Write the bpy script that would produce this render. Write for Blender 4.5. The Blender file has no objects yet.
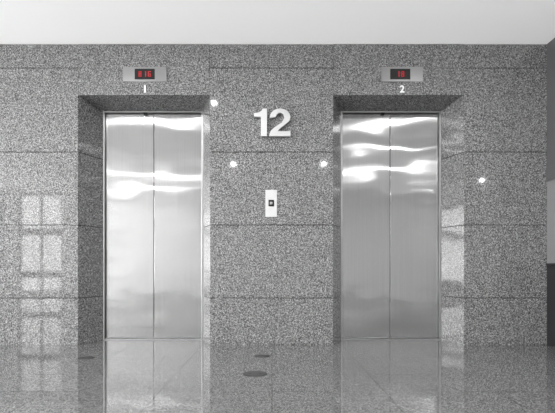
import bpy, bmesh, math
from mathutils import Vector
sc=bpy.context.scene
sc.view_settings.view_transform='Standard'
S=116.5; F=501.0; D=4.3; H=0.66; CEIL=2.583
def wx(px): return (px-272)/S
def wz(py): return H-(py-268)/S

# ---------- materials
def newmat(n):
    m=bpy.data.materials.new(n); m.use_nodes=True
    nt=m.node_tree; return m,nt,nt.nodes['Principled BSDF']
def flat(n,c,rough=.5,metal=0,em=None,es=0):
    m,nt,b=newmat(n)
    if not isinstance(c,(tuple,list)): c=(c,c,c)
    b.inputs['Base Color'].default_value=(*c,1); b.inputs['Roughness'].default_value=rough
    b.inputs['Metallic'].default_value=metal
    nz=nt.nodes.new('ShaderNodeTexNoise'); nz.inputs['Scale'].default_value=30
    mr=nt.nodes.new('ShaderNodeMapRange'); mr.inputs['To Min'].default_value=rough*.85; mr.inputs['To Max'].default_value=min(1,rough*1.15)
    nt.links.new(nz.outputs['Fac'],mr.inputs['Value']); nt.links.new(mr.outputs['Result'],b.inputs['Roughness'])
    if em: b.inputs['Emission Color'].default_value=(*em,1); b.inputs['Emission Strength'].default_value=es
    return m
def granite(n,stops,scale,rough,ior=1.5,tile=None):
    m,nt,b=newmat(n); L=nt.links
    tc=nt.nodes.new('ShaderNodeTexCoord')
    nz=nt.nodes.new('ShaderNodeTexNoise'); nz.inputs['Scale'].default_value=scale; nz.inputs['Detail'].default_value=3; nz.inputs['Roughness'].default_value=.75
    vo=nt.nodes.new('ShaderNodeTexVoronoi'); vo.inputs['Scale'].default_value=scale*1.5
    L.new(tc.outputs['Object'],nz.inputs['Vector']); L.new(tc.outputs['Object'],vo.inputs['Vector'])
    sep=nt.nodes.new('ShaderNodeSeparateColor'); L.new(vo.outputs['Color'],sep.inputs['Color'])
    mx=nt.nodes.new('ShaderNodeMix'); mx.data_type='FLOAT'; mx.inputs['Factor'].default_value=.28
    L.new(nz.outputs['Fac'],mx.inputs['A']); L.new(sep.outputs['Red'],mx.inputs['B'])
    r=nt.nodes.new('ShaderNodeValToRGB'); L.new(mx.outputs['Result'],r.inputs['Fac'])
    cr=r.color_ramp
    cr.elements[0].position=stops[0][0]; cr.elements[0].color=(*[stops[0][1]]*3,1)
    cr.elements[1].position=stops[-1][0]; cr.elements[1].color=(*[stops[-1][1]]*3,1)
    for p,c in stops[1:-1]:
        e=cr.elements.new(p); e.color=(c,c,c,1)
    out=r.outputs['Color']
    if tile:
        br=nt.nodes.new('ShaderNodeTexBrick'); br.offset=0; br.inputs['Scale'].default_value=1
        br.inputs['Brick Width'].default_value=tile; br.inputs['Row Height'].default_value=tile
        br.inputs['Mortar Size'].default_value=.003; br.inputs['Mortar Smooth'].default_value=0
        br.inputs['Color1'].default_value=(1,1,1,1); br.inputs['Color2'].default_value=(.9,.9,.9,1); br.inputs['Mortar'].default_value=(.3,.3,.3,1)
        L.new(tc.outputs['Object'],br.inputs['Vector'])
        mm=nt.nodes.new('ShaderNodeMix'); mm.data_type='RGBA'; mm.blend_type='MULTIPLY'; mm.inputs['Factor'].default_value=1
        L.new(out,mm.inputs['A']); L.new(br.outputs['Color'],mm.inputs['B']); out=mm.outputs['Result']
    L.new(out,b.inputs['Base Color'])
    b.inputs['Roughness'].default_value=rough; b.inputs['IOR'].default_value=ior
    return m
GR=granite('granite_polished',[(.34,.03),(.44,.09),(.52,.175),(.60,.29),(.70,.50)],112,.04,1.55)
FL=granite('floor_granite',[(.34,.06),(.48,.13),(.56,.18),(.70,.30)],90,.012,2.6,tile=.6)
MORT=flat('joint_dark',.02,.9)
CE=flat('ceiling_added_glow',.88,.9,0,(1,1,1),.25)  # plain ceiling, no lamp: even emission added to stand in for bounced light
PL=flat('plaster_light',.8,.8)
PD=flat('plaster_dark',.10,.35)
COVER=flat('cover_metal',.05,.35)
WHITE=flat('white_trim',.7,.5)
PANEL=flat('panel_grey',.22,.4)
DARK=flat('dark_metal',.02,.4)
BLACK=flat('black_glass',.012,.15)
SIGN=flat('brushed_sign',.62,.38,.6)
SIGNW=flat('paint_white',.9,.5)
PLATE=flat('steel_plate',.26,.35,.9)
BTN=flat('button_plate',.6,.4,.2)
RED=flat('led_red',(.3,.01,.01),.5,0,(1,.02,.05),.22)
LENS=flat('lamp_lens',.9,.5,0,(1,1,1),6)
def steel(n,base,rough):
    m,nt,b=newmat(n); L=nt.links
    tc=nt.nodes.new('ShaderNodeTexCoord')
    mp=nt.nodes.new('ShaderNodeMapping'); mp.inputs['Scale'].default_value=(110,110,1.0)
    L.new(tc.outputs['Object'],mp.inputs['Vector'])
    nz=nt.nodes.new('ShaderNodeTexNoise'); nz.inputs['Scale'].default_value=1; nz.inputs['Detail'].default_value=3
    L.new(mp.outputs['Vector'],nz.inputs['Vector'])
    mr=nt.nodes.new('ShaderNodeMapRange'); mr.inputs['To Min'].default_value=base*.88; mr.inputs['To Max'].default_value=base*1.10
    L.new(nz.outputs['Fac'],mr.inputs['Value']); L.new(mr.outputs['Result'],b.inputs['Base Color'])
    b.inputs['Metallic'].default_value=1; b.inputs['Roughness'].default_value=rough; b.inputs['Anisotropic'].default_value=1
    b.inputs['Specular Tint'].default_value=(.5,.5,.5,1)
    cx=nt.nodes.new('ShaderNodeCombineXYZ'); cx.inputs[0].default_value=1
    L.new(cx.outputs[0],b.inputs['Tangent'])
    m2=nt.nodes.new('ShaderNodeMapping'); m2.inputs['Scale'].default_value=(1.8,1.2,3.0)
    g2=nt.nodes.new('ShaderNodeNewGeometry'); L.new(g2.outputs['Position'],m2.inputs['Vector'])
    n2=nt.nodes.new('ShaderNodeTexNoise'); n2.inputs['Scale'].default_value=1; n2.inputs['Detail'].default_value=1
    L.new(m2.outputs['Vector'],n2.inputs['Vector'])
    bp=nt.nodes.new('ShaderNodeBump'); bp.inputs['Strength'].default_value=1; bp.inputs['Distance'].default_value=.008
    L.new(n2.outputs['Fac'],bp.inputs['Height']); L.new(bp.outputs['Normal'],b.inputs['Normal'])
    return m
ST=steel('brushed_steel',.42,.12)
STF=flat('steel_frame',.42,.3,1)

# ---------- mesh helpers
def link(o,parent=None):
    sc.collection.objects.link(o)
    if parent: o.parent=parent
    return o
def empty(n,loc=(0,0,0)):
    e=bpy.data.objects.new(n,None); e.empty_display_size=.1; e.location=loc; sc.collection.objects.link(e); return e
def finish(bm,n,mat,parent=None,bev=0,mats=None):
    bmesh.ops.recalc_face_normals(bm,faces=bm.faces)
    me=bpy.data.meshes.new(n); bm.to_mesh(me); bm.free()
    for m in (mats or [mat]): me.materials.append(m)
    o=bpy.data.objects.new(n,me); link(o,parent)
    if bev:
        b=o.modifiers.new('bevel','BEVEL'); b.width=bev; b.segments=2; b.limit_method='ANGLE'
    return o
def prism(bm,pts,axis,a,b,mi=0):
    def P(p,t):
        if axis=='z': return (p[0],p[1],t)
        if axis=='x': return (t,p[0],p[1])
        return (p[0],t,p[1])
    A=[bm.verts.new(P(p,a)) for p in pts]; B=[bm.verts.new(P(p,b)) for p in pts]
    fs=[bm.faces.new(A),bm.faces.new(B[::-1])]
    n=len(pts)
    for i in range(n): fs.append(bm.faces.new((A[i],B[i],B[(i+1)%n],A[(i+1)%n])))
    for f in fs: f.material_index=mi
def bx(bm,x0,x1,y0,y1,z0,z1,mi=0):
    prism(bm,[(x0,y0),(x1,y0),(x1,y1),(x0,y1)],'z',z0,z1,mi)
def boxo(n,x0,x1,y0,y1,z0,z1,mat,parent=None,bev=0):
    bm=bmesh.new(); bx(bm,x0,x1,y0,y1,z0,z1); return finish(bm,n,mat,parent,bev)

# ---------- granite wall with two splayed lift bays
LO=(wx(78),wx(210)); LI=(-1.552,-.634); RO=(wx(333),wx(464)); RI=(.634,1.552)
DP=.30; TO=wz(95); TI=2.10
rows=[0,wz(298),wz(225),wz(152),wz(68),CEIL]
XL=-6.8; XR=2.36
bm=bmesh.new(); g=.0028
def block(fp,rr):
    for a,b in zip(rr[:-1],rr[1:]):
        prism(bm,fp,'z',a+g if a>0 else 0,b-g,0)
cols=[XL,-5.05,-3.9,-2.78]
for a,b in zip(cols[:-1],cols[1:]): block([(a+g,0),(b-g,0),(b-g,DP),(a+g,DP)],rows)
block([(-2.78+g,0),(LO[0],0),(LI[0],DP),(-2.78+g,DP)],rows)
block([(LO[1],0),(RO[0],0),(RI[0],DP),(LI[1],DP)],rows)
block([(RO[1],0),(XR,0),(XR,DP),(RI[1],DP)],rows)
for o,i in ((LO,LI),(RO,RI)):
    prism(bm,[(0,TO),(DP,TI),(DP,CEIL),(0,CEIL)],'x',o[0]+g,o[1]-g,0)
wall=finish(bm,'wall_back',GR,bev=.0012)
bm=bmesh.new(); q=.008
def core(fp): prism(bm,fp,'z',0.001,CEIL-.002)
core([(XL,q),(LO[0]-q,q),(LI[0]-q,DP),(XL,DP)]); core([(LO[1]+q,q),(RO[0]-q,q),(RI[0]-q,DP),(LI[1]+q,DP)])
core([(RO[1]+q,q),(XR-q,q),(XR-q,DP),(RI[1]+q,DP)])
bx(bm,XL,6,DP+.14,DP+.2,0,CEIL)
finish(bm,'wall_core',MORT,wall)

# ---------- room shell
boxo('floor',XL,6,-8.2,.5,-.1,0,FL)
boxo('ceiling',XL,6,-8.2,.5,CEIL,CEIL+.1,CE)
rw=empty('wall_right'); YE=-.9
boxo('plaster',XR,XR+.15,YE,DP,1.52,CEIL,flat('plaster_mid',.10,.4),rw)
boxo('wall_panel_light',XR,XR+.15,YE,DP,.70,1.40,PANEL,rw)
boxo('wall_panel_dark',XR,XR+.15,YE,DP,0,.68,DARK,rw)
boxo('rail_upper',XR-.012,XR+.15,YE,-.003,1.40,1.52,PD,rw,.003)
boxo('rail_lower',XR-.012,XR+.15,YE,-.003,.68,.70,DARK,rw,.003)
boxo('wall_right_far',6,6.1,-8.2,.5,0,CEIL,PL)
def wallholes(n,axis,c0,c1,a0,a1,holes,mat):
    bm=bmesh.new()
    def B(a,b,z0,z1):
        if axis=='x': bx(bm,a,b,c0,c1,z0,z1)
        else: bx(bm,c0,c1,a,b,z0,z1)
    cur=a0
    for (h0,h1,z0,z1) in sorted(holes):
        B(cur,h0,0,CEIL); B(h0,h1,z1,CEIL)
        if z0>0: B(h0,h1,0,z0)
        cur=h1
    B(cur,a1,0,CEIL)
    return finish(bm,n,mat)
fh=[(-6.25,-5.15,.05,2.5)]
wallholes('wall_front','x',-8.2,-8.0,XL,6,fh,PL)
lh=[(-7.4,-5.6,.3,2.35),(-5.2,-3.4,.3,2.35),(-3.0,-1.2,.3,2.35)]
wallholes('wall_left','y',XL-.2,XL,-8.2,.5,lh,PL)
k=1
def window(axis,c,a0,a1,z0,z1,cols_,rows_):
    global k
    bm=bmesh.new(); t=.05
    def B(a,b,za,zb):
        if axis=='x': bx(bm,a,b,c-.03,c+.03,za,zb)
        else: bx(bm,c-.03,c+.03,a,b,za,zb)
    B(a0,a0+t,z0,z1);B(a1-t,a1,z0,z1);B(a0+t,a1-t,z0,z0+t);B(a0+t,a1-t,z1-t,z1)
    for i in range(1,cols_):
        u=a0+(a1-a0)*i/cols_; B(u-t/2,u+t/2,z0+t,z1-t)
    for z in rows_: B(a0+t,a1-t,z-t*1.6,z+t*1.6)
    finish(bm,'window_%d'%k,DARK); k+=1
for h in fh: window('x',-8.1,h[0],h[1],h[2],h[3],2,[.5,1.55])
for h in lh: window('y',XL-.1,h[0],h[1],h[2],h[3],2,[1.6])
def area(n,loc,rot,sx,sy,e,parent=None,shape='RECTANGLE',spread=180):
    l=bpy.data.lights.new(n,'AREA'); l.shape=shape; l.size=sx
    if shape=='RECTANGLE': l.size_y=sy
    l.energy=e; l.spread=math.radians(spread)
    o=bpy.data.objects.new(n,l); o.location=loc; o.rotation_euler=rot; link(o,parent); return o
for h in lh:
    area('window_daylight',(XL-.25,(h[0]+h[1])/2,(h[2]+h[3])/2),(0,math.radians(-100),0),h[3]-h[2],h[1]-h[0],150)

# ---------- downlights
LPOS=[(-1.62,-1.6),(-.67,-1.5),(1.55,-1.6),(1.85,-3.05),(-2.4,-5.1),(-.71,-4.9),(.95,-4.9),(2.5,-5.1),(4.57,-6.6),(-3.4,-1.6),(-3.0,-6.9),(4.0,-3)]
for (x,y) in LPOS:
    e=empty('ceiling_downlight',(x,y,CEIL))
    bm=bmesh.new(); N=32
    prof=[(.06,0),(.06,-.006),(.045,-.010),(.034,-.004),(.034,0)]
    vs=[[bm.verts.new((r*math.cos(2*math.pi*i/N),r*math.sin(2*math.pi*i/N),z)) for r,z in prof] for i in range(N)]
    for i in range(N):
        for j in range(4): bm.faces.new((vs[i][j],vs[(i+1)%N][j],vs[(i+1)%N][j+1],vs[i][j+1]))
    finish(bm,'trim_ring',WHITE,e)
    bm=bmesh.new(); bmesh.ops.create_circle(bm,cap_ends=True,segments=32,radius=.034)
    o=finish(bm,'lens',LENS,e); o.location=(0,0,-.002)
    area('lamp',(0,0,-.013),(0,0,0),.045,.045,20 if y!=-3.05 else 12,e,'DISK')

# ---------- lifts
for o_,i_ in ((LO,LI),(RO,RI)):
    a,b=i_; cx=(a+b)/2
    e=empty('elevator_door',(cx,DP,0)); w=(b-a)/2
    ft=.014
    bm=bmesh.new()
    bx(bm,-w,-w+ft,0,.10,0,TI); bx(bm,w-ft,w,0,.10,0,TI); bx(bm,-w+ft,w-ft,0,.10,TI-.012,TI)
    finish(bm,'frame',STF,e,.002)
    dz=TI-.016
    for sgn,nm in ((-1,'panel_left'),(1,'panel_right')):
        x0,x1=(-w+ft+.003,-.0022) if sgn<0 else (.0022,w-ft-.003)
        bm=bmesh.new(); bx(bm,x0,x1,.035,.065,.012,dz)
        finish(bm,nm,ST,e,.003)
    bm=bmesh.new(); bx(bm,-w+ft,w-ft,.0,.12,0,.008)
    for yy in (.012,.022): bx(bm,-w+ft,w-ft,yy,yy+.004,.008,.010)
    finish(bm,'sill',STF,e)
    bm=bmesh.new(); bx(bm,-w,w,.085,.12,0,TI+.02); finish(bm,'shaft_back',DARK,e)
    bm=bmesh.new(); bx(bm,-.09,-.055,.01,.035,TI-.028,TI-.012); finish(bm,'sensor',BLACK,e,.002)

def text(n,s,size,x,y,z,mat,parent,ext=.002,off=0):
    c=bpy.data.curves.new(n,'FONT'); c.body=s; c.size=size; c.extrude=ext; c.offset=off
    c.align_x='CENTER'; c.align_y='CENTER'
    o=bpy.data.objects.new(n,c); o.location=(x,y,z); o.rotation_euler=(math.radians(90),0,0)
    c.materials.append(mat); link(o,parent); return o
SEG={'0':'abcdef','1':'bc','2':'abged','6':'acdefg','8':'abcdefg'}
def seg7(bm,ch,x,z,w,h,y0,y1,t):
    P={'a':(x,x+w,z+h-t,z+h),'g':(x,x+w,z+h/2-t/2,z+h/2+t/2),'d':(x,x+w,z,z+t),'f':(x,x+t,z+h/2,z+h),'b':(x+w-t,x+w,z+h/2,z+h),'e':(x,x+t,z,z+h/2),'c':(x+w-t,x+w,z,z+h/2)}
    for s in SEG[ch]:
        q=P[s]; bx(bm,q[0],q[1],y0,y1,q[2],q[3])
def indicator(px0,px1,dx0,dx1,num,cap):
    x0,x1=wx(px0),wx(px1); cx=(x0+x1)/2; z0,z1=wz(82),wz(67); cz=(z0+z1)/2
    e=empty('elevator_indicator_panel',(cx,0,cz))
    boxo('plate',x0-cx,x1-cx,-.008,0,z0-cz,z1-cz,PLATE,e,.002)
    boxo('display_glass',wx(dx0)-cx,wx(dx1)-cx,-.011,-.008,-.045,.045,BLACK,e,.001)
    bm=bmesh.new(); c=(wx(dx0)+wx(dx1))/2-cx
    n=len(num); w=.026; gap=.014; X=c-(n*w+(n-1)*gap)/2
    for ch in num:
        seg7(bm,ch,X,-.024,w,.048,-.013,-.011,.008); X+=w+gap
    finish(bm,'led_digits',RED,e)
    text('elevator_number_label',cap,.085,cx,-.003,wz(89.5),SIGNW,None,.003,.002)
indicator(123,167,135,155,'816','1')
indicator(381,423,390,410,'18','2')

# ---------- large floor number "12"
def digit(n,pts,x,sx,z,sz,parent):
    bm=bmesh.new(); prism(bm,[(x+p[0]*sx,z+p[1]*sz) for p in pts],'y',-.045,-.015)
    return finish(bm,n,SIGN,parent,.002)
one=[(.22,0),(.40,0),(.40,1),(.27,1),(.24,.92),(.17,.86),(.02,.835),(.02,.705),(.22,.705)]
def arc(cx,cy,rx,ry,a0,a1,n): return [(cx+rx*math.cos(math.radians(a0+(a1-a0)*i/n)),cy+ry*math.sin(math.radians(a0+(a1-a0)*i/n))) for i in range(n+1)]
two=arc(.31,.69,.285,.31,185,-32,22)+[(.47,.44),(.38,.35),(.30,.27),(.255,.185),(.60,.185),(.60,0),(.0,0),(.015,.10),(.06,.21),(.14,.31),(.25,.41),(.35,.49)]+arc(.31,.69,.115,.15,-35,180,14)
e=empty('floor_number_sign',(0,0,0))
digit('digit_1',one,wx(253.5),.29,wz(137.5),.235,e); digit('digit_2',two,wx(269),.305,wz(137.5),.235,e)
bm=bmesh.new()
for x,z in ((wx(264),wz(132)),(wx(264),wz(115)),(wx(274),wz(135)),(wx(285),wz(135)),(wx(286),wz(117))): bx(bm,x-.005,x+.005,-.016,0,z-.005,z+.005)
finish(bm,'standoffs',DARK,e)

# ---------- call button
x0,x1=wx(265.5),wx(277); z0,z1=wz(217),wz(190); cx=(x0+x1)/2; cz=(z0+z1)/2
e=empty('elevator_call_button',(cx,0,cz))
boxo('plate',x0-cx,x1-cx,-.008,0,z0-cz,z1-cz,BTN,e,.002)
boxo('bezel',-.024,.024,-.012,-.008,-.026,.030,BLACK,e,.002)
boxo('button',-.011,.011,-.017,-.012,-.010,.014,STF,e,.002)

# ---------- floor covers
for px,py,r in ((262,356,.06),(255,374,.078),(86,358,.06)):
    dep=F*H/(py-268); X=(px-272)/F*dep; Y=-D+dep
    e=empty('floor_access_cover',(X,Y,0))
    bm=bmesh.new(); bmesh.ops.create_cone(bm,cap_ends=True,segments=40,radius1=r,radius2=r*.97,depth=.003)
    for v in bm.verts: v.co.z+=.0015
    finish(bm,'rim',DARK,e)
    bm=bmesh.new(); bmesh.ops.create_cone(bm,cap_ends=True,segments=40,radius1=r*.88,radius2=r*.88,depth=.001)
    for v in bm.verts: v.co.z+=.0035
    for sx in (-.4,.4): bx(bm,r*sx-.008,r*sx+.008,-.008,.008,.004,.005)
    finish(bm,'lid',COVER,e)

w=bpy.data.worlds.new('sky'); sc.world=w; w.use_nodes=True
w.node_tree.nodes['Background'].inputs[0].default_value=(1,1,1,1); w.node_tree.nodes['Background'].inputs[1].default_value=7

c=bpy.data.cameras.new('camera'); c.sensor_width=36; c.lens=36*F/555; c.shift_x=5.5/555; c.shift_y=61.5/555
co=bpy.data.objects.new('camera',c); co.location=(0,-D,H); co.rotation_euler=(math.radians(90),0,0); link(co); sc.camera=co
